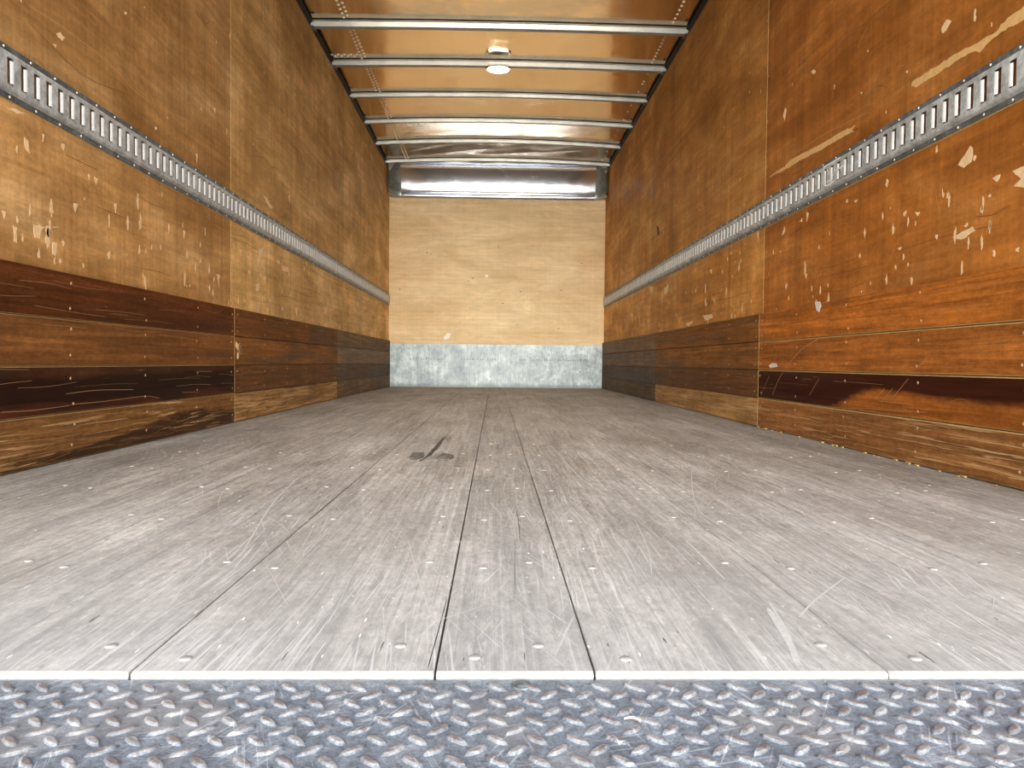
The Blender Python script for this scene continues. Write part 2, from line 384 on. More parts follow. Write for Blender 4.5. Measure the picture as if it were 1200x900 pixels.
def tread_mat():
    M = Mat('worn_blue_grey_steel', .5, .25); x, y, z = M.sep()
    n = M.noise(M.co, 26, 7, .72); f = M.noise(M.co, 160, 4, .7)
    col = M.ramp(n, [(.3, srgb(104, 110, 117)), (.5, srgb(130, 136, 142)), (.7, srgb(162, 166, 170))])
    col = M.gain(col, f, .68, 1.30)
    top = M.ss(z, .0008, .0020)
    col = M.mix(M.mth('MULTIPLY', top, .7), col, M.mix(M.ss(M.noise(M.co, 45, 3, .6), .42, .58), srgb(128, 112, 102), srgb(176, 170, 164)))
    gr = M.noise(M.co, 420, 3, .8); col = M.gain(col, gr, .62, 1.36)
    sm = M.noise(M.co, 9, 4, .6); col = M.mix(M.mth('MULTIPLY', M.ss(sm, .48, .62), .35), col, srgb(166, 158, 150))
    for ang, l in ((.5, 0), (-.35, 4), (1.3, 8)):
        s1 = M.noise(M.rotmap((0, 0, ang), (330, 12, 1), (l, l, 0)), 1., 2, .5)
        mk = M.ss(M.noise(M.map((12, 12, 1), loc=(l, 0, 0)), 1., 2), .45, .6)
        col = M.mix(M.mth('MULTIPLY', M.mth('MULTIPLY', M.ss(s1, .62, .67), mk), .5), col, srgb(214, 216, 220))
    M.color(col); M.rough(M.ss(n, .3, .7, .42, .62)); M.bump(M.mth('ADD', n, M.mth('MULTIPLY', f, .5)), .4, .0015)
    return M.m
m_tread = tread_mat()

# ------------------------------------------------------------------ measured marks (metres on their surface)
PEEL_A = [(2.154,1.09),(2.147,1.104),(2.049,1.102),(1.924,1.097),(1.787,1.087),(1.772,1.098),(1.696,1.105),(1.643,1.105),(1.642,1.073),(1.695,1.073),(1.771,1.079),(1.828,1.071),(1.849,1.062),(1.871,1.075),(1.935,1.079),(2.048,1.078),(2.131,1.079)]
PEEL_B = [(3.306,1.108),(3.096,1.107),(3.031,1.119),(2.819,1.104),(2.587,1.095),(2.485,1.084),(2.524,1.075),(2.455,1.065),(2.554,1.072),(2.72,1.076),(2.95,1.091),(3.05,1.089)]
RCHIPS = [[(2.014,1.195),(1.992,1.209),(1.97,1.194),(1.994,1.179),(2.007,1.178)],
 [(1.925,0.804),(1.898,0.822),(1.876,0.84),(1.866,0.832),(1.87,0.797),(1.899,0.79)],
 [(1.718,0.736),(1.681,0.737),(1.67,0.699),(1.679,0.688),(1.712,0.699),(1.689,0.71)],
 [(1.789,0.736),(1.759,0.739),(1.771,0.723)],
 [(1.939,0.618),(1.903,0.627),(1.858,0.633),(1.848,0.62),(1.902,0.607)],
 [(3.131,1.324),(3.108,1.354),(3.093,1.341),(3.112,1.3)],
 [(2.182,0.73),(2.163,0.735),(2.174,0.719)],
 [(2.119,0.722),(2.094,0.717),(2.107,0.707)],
 [(2.872,0.873),(2.848,0.863),(2.867,0.834)],
 [(2.488,0.834),(2.459,0.832),(2.472,0.824)],
 [(2.854,1.406),(2.834,1.405),(2.81,1.387),(2.833,1.385)],
 [(1.895,0.64),(1.881,0.647),(1.876,0.64),(1.886,0.635)],
 [(1.78,0.561),(1.772,0.561),(1.771,0.546),(1.779,0.547)],
 [(1.699,0.554),(1.688,0.554),(1.689,0.543),(1.698,0.545)],
 [(2.288,0.839),(2.279,0.856),(2.268,0.843),(2.278,0.828)],
 [(3.112,0.832),(3.088,0.852),(3.081,0.837),(3.102,0.824)],
 [(2.938,0.847),(2.911,0.859),(2.91,0.842)],
 [(2.46,1.184),(2.447,1.182),(2.454,1.175)],
 [(2.186,1.147),(2.175,1.146),(2.178,1.138)],
 [(2.207,0.632),(2.186,0.632),(2.194,0.623)]]
RCHIPS2 = [[(5.816,0.88),(5.633,0.866),(5.713,0.818)],
 [(5.298,0.815),(5.147,0.835),(5.163,0.779),(5.263,0.77)],
 [(6.587,0.737),(6.473,0.701),(6.535,0.684)],
 [(4.679,0.535),(4.484,0.541),(4.597,0.514)],
 [(4.291,0.563),(4.106,0.557),(4.093,0.537),(4.234,0.527)],
 [(3.377,0.505),(3.293,0.489),(3.354,0.481)],
 [(4.166,0.806),(4.122,0.81),(4.133,0.783)]]
SLIT = [(5.573,1.318),(5.492,1.286),(5.466,1.233),(5.521,1.23)]
KCHIP1 = [(2.74,0.514),(2.696,0.512),(2.684,0.496),(2.702,0.473),(2.726,0.483)]
KCHIP2 = [(3.191,0.277),(3.152,0.287),(3.104,0.285),(3.091,0.271),(3.174,0.265)]
KARC = [(2.702,0.375),(2.82,0.349),(2.954,0.294),(3.07,0.223),(3.145,0.149)]
KARC2 = [[(3.182,0.233),(3.28,0.143)],
 [(2.69,0.231),(2.772,0.165)],
 [(2.232,0.211),(2.286,0.174)],
 [(2.102,0.244),(2.198,0.174)],
 [(2.0,0.312),(2.067,0.269)],
 [(2.184,0.213),(2.247,0.171)],
 [(2.111,0.289),(2.148,0.268)],
 [(2.615,0.124),(2.369,0.142),(2.181,0.147),(2.007,0.152)],
 [(2.264,0.17),(2.077,0.17)]]
LCHIPS = [[(3.707,0.825),(3.786,0.845),(3.749,0.79),(3.697,0.742)],
 [(4.095,0.794),(4.225,0.801),(4.246,0.776),(4.114,0.769)],
 [(3.776,1.108),(3.83,1.104),(3.931,1.074),(3.897,1.062),(3.83,1.077)],
 [(3.662,0.649),(3.723,0.659),(3.713,0.621),(3.662,0.617)],
 [(3.55,0.707),(3.583,0.704),(3.564,0.678)],
 [(3.776,0.694),(3.83,0.709),(3.808,0.664)],
 [(4.365,0.578),(4.438,0.593),(4.416,0.533)],
 [(4.223,1.199),(4.271,1.219),(4.257,1.17)],
 [(4.003,0.808),(4.064,0.82),(4.051,0.793)],
 [(3.151,0.637),(3.189,0.634),(3.17,0.604)],
 [(3.435,0.783),(3.462,0.78),(3.435,0.761)]]
LCHIPS1 = [[(2.019,1.136),(2.038,1.148),(2.061,1.142),(2.048,1.128),(2.026,1.13)],
 [(1.915,0.614),(1.941,0.62),(1.953,0.616),(2.028,0.63),(1.953,0.612),(1.94,0.583),(1.919,0.583)],
 [(2.094,0.706),(2.117,0.708),(2.103,0.682)],
 [(1.834,0.599),(1.85,0.595),(1.849,0.557),(1.836,0.559)],
 [(1.996,0.584),(2.015,0.584),(2.008,0.549),(1.995,0.551)],
 [(1.881,0.824),(1.897,0.819),(1.902,0.789),(1.883,0.797)],
 [(1.812,0.874),(1.854,0.882),(1.893,0.884),(1.854,0.871)],
 [(1.954,0.854),(1.963,0.854),(1.956,0.833)],
 [(2.038,0.853),(2.055,0.856),(2.047,0.836)],
 [(2.383,1.365),(2.399,1.367),(2.384,1.355)],
 [(2.002,1.102),(2.021,1.107),(2.016,1.096)],
 [(3.118,1.313),(3.143,1.322),(3.136,1.296)],
 [(2.936,1.077),(2.952,1.081),(2.947,1.041)],
 [(2.59,1.072),(2.607,1.072),(2.594,1.061)],
 [(2.82,0.76),(2.838,0.758),(2.823,0.728)],
 [(2.312,0.748),(2.329,0.756),(2.322,0.724)],
 [(2.2,0.806),(2.223,0.805),(2.212,0.784)],
 [(1.793,0.625),(1.808,0.625),(1.802,0.607)]]
LSCR = [[(1.896,1.154),(2.075,1.167),(2.308,1.163),(2.46,1.14),(2.714,1.161),(2.875,1.183)],
 [(1.795,1.096),(1.884,1.1)],
 [(4.792,1.483),(5.912,1.536)]]
LKS = [[(2.047,0.152),(2.224,0.152),(2.475,0.155),(2.579,0.144)],
 [(2.021,0.182),(2.178,0.186),(2.398,0.18)],
 [(1.755,0.092),(1.817,0.091),(2.046,0.085),(2.102,0.095)],
 [(2.102,0.063),(2.273,0.065),(2.416,0.069)],
 [(2.896,0.232),(3.055,0.23)],
 [(2.765,0.156),(2.923,0.151)],
 [(1.756,0.15),(1.885,0.147),(2.047,0.15)],
 [(1.755,0.077),(1.98,0.067)]]
FSCR = [[(0.338,0.804),(0.385,0.867),(0.463,0.958)],
 [(0.519,1.931),(0.426,1.569),(0.389,1.376),(0.395,1.284)],
 [(0.394,1.532),(0.381,1.348),(0.379,1.182),(0.371,1.035)],
 [(0.911,2.199),(0.929,1.895),(0.913,1.662),(0.888,1.448),(0.918,1.283)],
 [(0.313,0.839),(0.297,0.745),(0.286,0.669)],
 [(0.437,0.909),(0.421,0.809),(0.408,0.713)],
 [(0.54,0.851),(0.529,0.776),(0.528,0.729)],
 [(0.765,2.609),(0.64,1.882),(0.581,1.471),(0.548,1.228)],
 [(0.633,1.382),(0.578,1.145)],
 [(0.304,1.16),(0.303,1.068),(0.3,0.946)],
 [(0.496,1.553),(0.433,1.363)],
 [(0.304,0.92),(0.312,0.808),(0.303,0.728)],
 [(0.649,1.108),(0.664,1.023),(0.657,0.899)],
 [(0.321,0.728),(0.336,0.72),(0.336,0.697)],
 [(-0.096,1.46),(-0.072,1.244),(-0.046,1.12)],
 [(0.02,1.246),(0.04,1.433)],
 [(0.058,1.433),(0.042,1.141)],
 [(0.032,1.122),(0.025,0.84)],
 [(0.091,1.005),(0.124,1.002)],
 [(0.049,0.83),(0.089,0.891)],
 [(0.154,1.249),(0.233,1.536)],
 [(0.192,2.499),(0.208,1.826),(0.239,1.536)],
 [(-0.169,1.29),(-0.195,1.558)],
 [(-0.133,1.157),(-0.108,1.017),(-0.07,0.819)],
 [(0.13,0.948),(0.136,0.82)],
 [(0.251,1.299),(0.233,1.106),(0.209,0.963)],
 [(-0.141,1.428),(-0.163,1.97)],
 [(-0.123,2.906),(-0.087,3.921)],
 [(-0.171,0.839),(-0.165,0.987),(-0.167,1.198)],
 [(-0.944,1.647),(-0.895,1.83),(-0.808,1.94)],
 [(-0.743,1.382),(-0.684,1.579),(-0.809,2.734)],
 [(-0.362,0.827),(-0.384,0.956),(-0.358,1.014),(-0.376,1.238)],
 [(-0.368,0.721),(-0.363,0.837)],
 [(-0.356,1.046),(-0.429,1.45),(-0.467,1.798)],
 [(-0.564,0.857),(-0.584,1.011),(-0.604,1.233)],
 [(-0.366,1.014),(-0.348,1.115)],
 [(-0.304,1.0),(-0.231,0.838)],
 [(-0.445,1.39),(-0.422,1.626)],
 [(-0.621,1.581),(-0.664,1.7)],
 [(-0.602,0.915),(-0.561,1.043)]]
FBIG = [(0.317,0.85),(0.315,0.818),(0.301,0.745),(0.287,0.669),(0.28,0.669),(0.284,0.712),(0.296,0.771)]
SMEAR = [[(2.686,0.976),(2.684,0.928)],
 [(2.684,0.928),(2.644,0.925),(2.608,0.93)],
 [(2.67,0.984),(2.657,0.971)],
 [(2.701,0.999),(2.637,0.999),(2.566,0.999)],
 [(2.615,0.981),(2.614,0.963),(2.624,0.946)],
 [(2.604,0.963),(2.54,0.964)],
 [(2.56,0.983),(2.558,0.948)],
 [(2.668,0.938),(2.618,0.94)]]
STAINS = [[(0.371,2.246),(0.374,2.153),(0.376,1.995),(0.372,1.761),(0.364,1.833),(0.351,1.994)],
 [(-0.047,1.003),(-0.04,0.988),(-0.04,0.92),(-0.044,0.839),(-0.049,0.799),(-0.05,0.884)],
 [(0.074,0.891),(0.092,0.909),(0.094,0.82),(0.073,0.815)],
 [(-0.004,2.738),(0.046,2.688),(0.035,2.335),(-0.005,2.357)],
 [(0.036,2.401),(0.078,2.321),(0.073,2.041),(0.047,1.98)],
 [(0.037,4.311),(0.101,4.061),(0.081,3.531),(0.04,3.72)],
 [(0.322,0.808),(0.335,0.799),(0.337,0.736),(0.326,0.732),(0.317,0.78)],
 [(-0.975,1.667),(-0.86,1.759),(-0.765,1.835),(-0.811,1.632),(-0.917,1.59)],
 [(-0.766,1.186),(-0.739,1.198),(-0.713,1.177),(-0.739,1.166)]]

rng = random.Random(7)

# ------------------------------------------------------------------ floor
FX = [XL, -.905, -.603, -.321, -.051, .0925, .36, .65, .93, XR]
GAP = [.0016, .0012, .0018, .0022, .0022, .0020, .0007, .0006, .0006]
bm = bmesh.new(); lay = bm.faces.layers.float.new('plank') if hasattr(bm.faces.layers, 'float') else None
tones = [.92, .97, .99, 1.03, .93, 1.04, 1.0, .99, .95]
pal = []
for i in range(9):
    x0 = FX[i] + GAP[i] * .5; x1 = FX[i+1] - GAP[min(i+1, 8)] * .5
    c, ch, T = .0006, .0035, .035
    # cross-section swept along the board, its rear end worn to a pale sloping nose
    prof = [(x0, -T), (x0, -c), (x0 + c, 0), (x1 - c, 0), (x1, -c), (x1, -T)]
    nf0 = len(bm.faces)
    rows = [[(u, YF, min(v, -.0050)) for u, v in prof], [(u, YF + .0008, min(v, -.0014)) for u, v in prof], [(u, YF + ch, v) for u, v in prof]]
    for k in range(1, 9): rows.append([(u, YF + ch + (YB - .002 - YF - ch) * k / 8, v) for u, v in prof])
    g = sheet(bm, rows, 0, True); bm.faces.new(g[0][::-1]).material_index = 1; bm.faces.new(g[-1])
    bm.faces.ensure_lookup_table()
    for j, f in enumerate(bm.faces[nf0:]):
        if j < 12: f.material_index = 1
        if lay: f[lay] = tones[i]
box(bm, XL, XR, YF + .02, YB, -.06, -.036, 2)
bmesh.ops.recalc_face_normals(bm, faces=bm.faces)
floor = struct('floor', bm, [m_floor, m_nose, m_dark])

# screws in two staggered rows per crossmember
bm = bmesh.new(); dome(bm, (0, 0, 0), (0, 0, 1), .0062, .0018, 12, 0, .6)
fs0 = obj('screw', bm, m_fhead, floor, True)
pts = []
SX = [-.366, -.286, -.09, -.011, .051, .131, .328, .407, -.573, -.64, -.87, -.94, .61, .69, .89, .97]
for k in range(25):
    yb = .700 + k * .305
    if yb > YB - .1: break
    for x in SX:
        odd = x in (-.366, -.09, .051, .328, -.64, -.94, .69, .97)
        pts.append((x + rng.uniform(-.006, .006), yb + (.022 if odd else -.008) + rng.uniform(-.004, .004)))
pts.sort(key=lambda p: p[1])
for i, (x, y) in enumerate(pts[:100]):
    o = fs0 if i == 0 else fs0.copy()
    if i: COL.objects.link(o)
    o.parent = floor; o.location = (x, y, -.0002)
bm = bmesh.new()
for x, y in pts[100:]: dome(bm, (x, y, -.0002), (0, 0, 1), .0062, .0010, 8, 0, .6)
o = obj('screw', bm, m_fhead, floor, True); o['kind'] = 'stuff'

bm = bmesh.new()
for i, s in enumerate(FSCR): stroke(bm, curve(s) if len(s) > 2 else s, PFL, (.0024, .0014, .0011)[i % 3] * (1 + .15 * s[0][1]))
for k in range(420):
    x = rng.uniform(-1.05, 1.1); y = .70 + 5.5 * rng.random() ** 1.7; a = rng.gauss(0, .22) if rng.random() < .8 else rng.uniform(-1.4, 1.4)
    L = rng.uniform(.04, .30) * (.5 + .3 * y); bend = rng.uniform(-.05, .05) * L
    p = [(x, y), (x + math.sin(a)*L*.5 + bend, y + math.cos(a)*L*.5), (x + math.sin(a)*L, y + math.cos(a)*L)]
    p = [q for q in curve(p, 4) if XL + .03 < q[0] < XR - .03]
    if len(p) > 2: stroke(bm, p, PFL, rng.uniform(.0004, .0010) * (1 + .3 * y))
stroke(bm, curve([(.315, .835), (.301, .745), (.283, .672)]), PFL, .0065, .0003); stroke(bm, curve([(.325, .86), (.309, .77), (.290, .69)]), PFL, .003, .0003)
o = obj('scratch', bm, m_fscr, floor); o['kind'] = 'stuff'
bm = bmesh.new(); rn = random.Random(91)
for k in range(420):
    x = rn.uniform(-1.12, 1.15); y = .68 + 5.5 * rn.random() ** 1.8; q = (1 + .5 * y)
    poly(bm, blob(rn, x, y, rn.uniform(.0003, .0010) * q, rn.uniform(.001, .006) * q, 6, .5), PFL, .0004)
o = obj('nick', bm, plain('pale_nick_in_floor', srgb(226, 222, 212), .7, 0, .1, 60), floor); o['kind'] = 'stuff'
bm = bmesh.new()
for k in range(130):
    x = rn.uniform(-1.12, 1.15); y = .68 + 5.5 * rn.random() ** 1.6; q = (1 + .5 * y)
    poly(bm, blob(rn, x, y, rn.uniform(.0002, .0008) * q, rn.uniform(.003, .012) * q, 6, .5), PFL, .0003)
o = obj('gouge', bm, plain('dark_gouge_in_floor', srgb(96, 88, 80), .8, 0, .2, 60), floor); o['kind'] = 'stuff'
# crumbs of wood along the foot of the right wall
bm = bmesh.new()
for k in range(26):
    y = rn.uniform(1.55, 3.4); x = XR - KT - rn.uniform(.002, .010); a = rn.uniform(.002, .006)
    cbox(bm, x - a*.7, x + a*.7 if x + a*.7 < XR - KT - .0005 else XR - KT - .0005, y - a*1.6, y + a*1.6, .0001, .0001 + a*.8, a*.18, 0, 0)
o = tag(obj('wood_crumbs', bm, m_raw), 'pale wood crumbs scattered along the foot of the right wall', 'litter'); o['kind'] = 'stuff'
# dark cracks along the grain
bm = bmesh.new()
for s in [[(.042,1.14),(.044,1.3),(.043,1.43)],[(.025,.84),(.029,.98),(.032,1.12)],[(-.058,.668),(-.056,.75),(-.0535,.87)],[(.41,1.9),(.425,2.2),(.43,2.4)]]:
    stroke(bm, curve(s) if len(s) > 2 else s, PFL, .0009, .0002)
o = obj('crack', bm, m_dark, floor); o['kind'] = 'stuff'

# ------------------------------------------------------------------ side walls and front bulkhead
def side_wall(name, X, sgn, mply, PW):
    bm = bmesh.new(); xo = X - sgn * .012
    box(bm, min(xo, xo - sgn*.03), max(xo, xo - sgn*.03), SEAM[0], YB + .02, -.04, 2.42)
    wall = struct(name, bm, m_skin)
    tone = [(.97, .97, .97, 1), (1.34, 1.50, 1.60, 1), (1.62, 1.90, 2.05, 1)] if sgn > 0 else [(.97, .97, .97, 1), (1.24, 1.52, 1.85, 1), (1.52, 1.98, 2.5, 1)]  # farther sheets coloured lighter to make up for light lost with depth
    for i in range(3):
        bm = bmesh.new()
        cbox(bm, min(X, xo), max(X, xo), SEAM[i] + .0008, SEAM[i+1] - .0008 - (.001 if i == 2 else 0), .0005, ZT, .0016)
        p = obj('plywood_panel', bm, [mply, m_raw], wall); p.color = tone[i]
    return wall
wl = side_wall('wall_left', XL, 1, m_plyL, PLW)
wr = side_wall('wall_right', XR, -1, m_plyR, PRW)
bm = bmesh.new(); box(bm, XL - .04, XR + .04, YB + .013, YB + .05, -.04, 2.42)
wb = struct('wall_back', bm, m_skin)
bm = bmesh.new(); cbox(bm, XL, XR, YB, YB + .012, 0, 2.38, .001)
obj('plywood_panel', bm, [m_plyB, m_raw], wb)

def fasten(wall, PW, nx):
    bm = bmesh.new(); dome(bm, (0, 0, 0), (nx, 0, 0), .0042, .0008, 10, 0, .5)
    s0 = obj('nail', bm, m_tan, wall, True); first = True
    for ys in (SEAM[1], SEAM[2]):
        for off in (-.012, .012):
            z = .56 + (0.05 if off > 0 else 0)
            while z < 2.33:
                if abs(z - TZ) > .08:
                    o = s0 if first else s0.copy()
                    if not first: COL.objects.link(o)
                    first = False; o.parent = wall; o.location = PW(ys + off, z, -.0001)
                z += .2
fasten(wl, PLW(), 1); fasten(wr, PRW(), -1)

def marks(wall, chips, extra, PW, seed, big=()):
    r = random.Random(seed)
    for p in big:
        bm = bmesh.new(); poly(bm, rag(r, p, .0025), PW, .0005); obj('peeled_patch', bm, m_bare, wall)
    bm = bmesh.new()
    for p in chips: poly(bm, rag(r, p), PW, .0004)
    for k in range(extra):
        y = 1.75 + 5.2 * r.random() ** 1.3
        z = .515 + .37 * r.random() ** 1.4 if r.random() < .8 else r.uniform(1.03, 1.9)
        s = r.uniform(.0018, .0075) * (1 + .12 * y) * (1 if z < .9 else .6); k2 = r.uniform(.8, 3.6)
        poly(bm, blob(r, y, z, s, s * k2, 13, .62), PW, .0003)
    o = obj('chip', bm, m_fleck, wall); o['kind'] = 'stuff'
    bm = bmesh.new()
    for k in range(60):
        y = 1.8 + 5 * r.random() ** 1.2; z = r.uniform(.55, 2.0)
        if abs(z - TZ) < .12: continue
        a = r.choice((.5, -.5, 1.5, .1, 2.6)) + r.gauss(0, .2); L = r.uniform(.03, .22)
        dz = math.sin(a) * L
        if abs(z + dz - TZ) < .09: continue
        stroke(bm, [(y, z), (y + math.cos(a)*L*.5, z + dz*.5 + L*.03), (y + math.cos(a)*L, z + dz)], PW, .0012 * (1 + .12*y), .0003)
    bd = bmesh.new()
    for k in range(34):
        y = 1.7 + 4.5 * r.random() ** 1.2; z = r.choice((r.uniform(.55, .86), r.uniform(1.08, 2.1))); L = r.uniform(.10, .55); q = r.uniform(-.05, .05)
        stroke(bd, curve([(y, z), (y + L*.5, min(z + q, 2.2) if z > 1 else min(z + q*.3, .87)), (y + L, z)], 5), PW, .0013 * (1 + .12*y), .0002)
    o = obj('dark_scuff', bd, m_darkscr, wall); o['kind'] = 'stuff'
    return bm
bm = marks(wl, LCHIPS + LCHIPS1, 150, PLW(), 3)
for s in LSCR: stroke(bm, curve(s) if len(s) > 2 else s, PLW(), .0024)
o = obj('scratch', bm, m_scr, wl); o['kind'] = 'stuff'
bm = marks(wr, RCHIPS + RCHIPS2, 150, PRW(), 5, [PEEL_A, PEEL_B])
stroke(bm, curve([(3.29, 1.10), (3.0, 1.13), (2.7, 1.125), (2.4, 1.10)]), PRW(), .002)
stroke(bm, [(2.71, 1.10), (2.72, 1.35)], PRW(), .003, .0002)
o = obj('scratch', bm, m_scr, wr); o['kind'] = 'stuff'
bm = bmesh.new(); poly(bm, SLIT, PRW(), .0004); obj('slit', bm, m_dark, wr)
bm = bmesh.new(); poly(bm, [(-.565,.55),(-.523,.599),(-.484,.59),(-.504,.538),(-.552,.52)], PBK(), .0008)
poly(bm, [(-.117,1.228),(-.1,1.245),(-.078,1.236),(-.082,1.215),(-.105,1.21)], PBK(), .0008)
obj('chip', bm, m_tear, wb)
bm = bmesh.new()
for x, z in ((-.75,1.47),(-.71,1.46),(.28,1.06),(-.3,1.17),(.08,.93),(.24,.7),(.7,.66),(.03,1.55),(.95,1.38),(-1.05,1.07),(.72,1.08),(-.25,1.2)):
    poly(bm, blob(rng, x, z, .014, .005, 7), PBK(), .0004)
o = obj('knot', bm, plain('dark_knot', srgb(120, 78, 44), .6), wb); o['kind'] = 'stuff'

# ------------------------------------------------------------------ roof
def arch(y):
    if y <= BOWS[0]: return ARCH[0]
    for i in range(5):
        if y <= BOWS[i+1]:
            t = (y - BOWS[i]) / (BOWS[i+1] - BOWS[i]); return ARCH[i] * (1-t) + ARCH[i+1] * t
    return ARCH[5]
def roof_z(x, y):
    """sheet lies on the bows, pillows up slightly between them and buckles near the header"""
    b = [BOWS[0] - .63 * k for k in range(7, 0, -1)] + BOWS + [8.3]; s = 0
    for i in range(len(b)-1):
        if b[i] <= y <= b[i+1]: s = math.sin(PI * (y - b[i]) / (b[i+1] - b[i]))
    u = (x - .017) / 1.185
    z = 2.4075 + arch(y) * (1 - u*u) + .0065 * s
    k = min(max((y - 7.0) / .5, 0), 1) * s
    z += k * (.0040 * math.sin(6.1*x + 1.3*math.sin(9*y)) * math.sin(11*y + 2*x) + .0022 * math.sin(13*x + 7*y))
    z += .0008 * s * math.sin(3.1*x + 2*y) * math.sin(4.3*y + 1)
    return z
bm = bmesh.new()
rows = [[(XL - .03 + (XR - XL + .06) * i / 90, y, roof_z(XL - .03 + (XR - XL + .06) * i / 90, y)) for i in range(91)] for y in [.62 + (8.24 - .62) * j / 420 for j in range(421)]]
sheet(bm, rows)
rows = [[(x, y, z + .06) for x, y, z in (r[0], r[45], r[90])] for r in (rows[0], rows[210], rows[420])]
sheet(bm, rows, 1)
ceil = struct('ceiling', bm, [m_roof, m_skin], True)
# rivets along the lap joints: two rows on the left, one on the right, a short cross row by the second bow
rv = []
y = 3.9
while y < 7.93:
    if min(abs(y - b) for b in BOWS) > .028:
        rv.append((-.930, y)); rv.append((-.958, y + .025))
        if y < 5.34: rv.append((1.095, y))
        elif int(y * 18) % 3 == 0: rv.append((1.11, y))
    y += .052
for k in range(9): rv.append((-1.155 + k * .022, 5.27 + (.022 if k % 2 else 0)))
bm = bmesh.new(); dome(bm, (0, 0, 0), (0, 0, -1), .0090, .0065, 10, 0, .45)
r0 = obj('rivet', bm, m_rivet, ceil, True)
rv.sort(key=lambda p: abs(p[1] - 4.4))
for i, (x, y) in enumerate(rv[:100]):
    o = r0 if i == 0 else r0.copy()
    if i: COL.objects.link(o)
    o.parent = ceil; o.location = (x, y, roof_z(x, y) + .0005)
bm = bmesh.new()
for x, y in rv[100:]: dome(bm, (x, y, roof_z(x, y) + .0005), (0, 0, -1), .0090, .0065, 8, 0, .45)
o = obj('rivet', bm, m_rivet, ceil, True); o['kind'] = 'stuff'
# dark top rails between plywood and roof
for n, X, s in ((1, XL, 1), (2, XR, -1)):
    bm = bmesh.new(); x0 = X - s * .0115; x1 = X + s * .010
    prism(bm, [(x0, ZT + .001), (X - s*.003, ZT + .001), (X - s*.003, ZT + .030), (x1, ZT + .036), (x1, ZT + .041), (x0, ZT + .041)], 'y', .66, 7.985)
    struct('trim_%d' % n, bm, m_dark)

bow_look = ['brightest and nearest to the open end', 'carrying the round dome lamp', 'third from the open end, plain and bare',
            'fourth from the open end, plain and bare', 'second from the front header, by buckled shiny sheet', 'last one, right against the front header']
for i, (y, ar) in enumerate(zip(BOWS, ARCH)):
    w1, w2 = (.022, .034) if i < 2 else (.016, .028)
    hgt = .036 if i < 2 else .030
    prof = [(-w2, 0), (-w2, -.003), (-w1, -.003), (-w1 + .003, -hgt + .003), (-w1 + .006, -hgt), (w1 - .006, -hgt), (w1 - .003, -hgt + .003), (w1, -.003), (w2, -.003), (w2, 0)]
    if i < 2:   # pressed groove down the middle of the wider bows
        prof = prof[:5] + [(-.006, -hgt), (-.003, -hgt + .004), (.003, -hgt + .004), (.006, -hgt)] + prof[5:]
    bm = bmesh.new(); xa, xb = XL - .002, XR + .002; N = 36
    rows = []; rows_z = []
    for k in range(N + 1):
        x = xa + (xb - xa) * k / N; u = (x - .017) / 1.185; z0 = 2.4025 + ar * (1 - u*u)
        rows.append([(x, y + p, z0 + q) for p, q in prof]); rows_z.append(z0 - .0005)
    g = sheet(bm, rows, 0, True); bm.faces.new(g[0]); bm.faces.new(g[-1][::-1]); bmesh.ops.recalc_face_normals(bm, faces=bm.faces)
    t = thing('roof_bow', (0, 0, 0), 'galvanised roof bow across the ceiling, ' + bow_look[i], 'roof bow', 'roof bows under the metal roof')
    obj('bar', bm, m_bow, t)
    bm = bmesh.new(); rows = []
    for k in range(N + 1):
        x = xa + (xb - xa) * k / N; z0 = roof_z(x, y) + .0005; z1 = rows_z[k]
        rows.append([(x, y - w1*.9, z1), (x, y - w1*.9, z0), (x, y + w1*.9, z0), (x, y + w1*.9, z1)])
    g = sheet(bm, rows, 0, True); bm.faces.new(g[0]); bm.faces.new(g[-1][::-1]); bmesh.ops.recalc_face_normals(bm, faces=bm.faces)
    obj('dark_line_filler', bm, m_dark, t)  # dark filler added to draw the dark line between bow and roof
    for X, s in ((XL, 1), (XR, -1)):
        bm = bmesh.new(); x0, x1 = sorted((X + s*.003, X + s*.020))
        box(bm, x0, x1, y - w2 - .004, y + w2 + .004, 2.4025 - hgt - .0035, 2.4025 - hgt)
        dome(bm, (X + s*.012, y - w1, 2.4025 - hgt - .0035), (0, 0, -1), .004, .003)
        obj('end_bracket', bm, m_flange, t)

# dome lamp under the second bow
lz = 2.4025 + ARCH[1] - .036
lamp = thing('dome_lamp', (.006, BOWS[1], lz), 'small oval chrome dome lamp fixed under the second roof bow', 'lamp')
def oval(bm, a, b, prof, seg=32, mi=0):
    rows = [[(a*k*math.cos(t), b*k*math.sin(t), z) for t in [2*PI*j/seg for j in range(seg)]] for k, z in prof]
    g = sheet(bm, rows, mi, True); bm.faces.new(g[-1]); bmesh.ops.recalc_face_normals(bm, faces=bm.faces)
bm = bmesh.new(); oval(bm, .095, .058, [(1, 0), (1.03, -.004), (1.0, -.010), (.88, -.013), (.85, -.011)])
obj('base_ring', bm, m_galv, lamp, True)
bm = bmesh.new(); oval(bm, .080, .047, [(1, -.010), (.97, -.020), (.85, -.028), (.55, -.033), (.2, -.035)])
lm = Mat('lit_milky_lens', .3); lm.color(srgb(250, 244, 228))
lm.b.inputs['Emission Color'].default_value = (1, .90, .74, 1); lm.b.inputs['Emission Strength'].default_value = 9.
obj('lens', bm, lm.m, lamp, True)
for s in (-1, 1):
    bm = bmesh.new(); dome(bm, (s*.078, -.032, -.012), (0, 0, -1), .010, .008); box(bm, s*.078-.011, s*.078+.011, -.046, -.024, -.0135, -.010)
    obj('clip', bm, plain('rusty_clip', srgb(120, 72, 52), .6, .3), lamp)

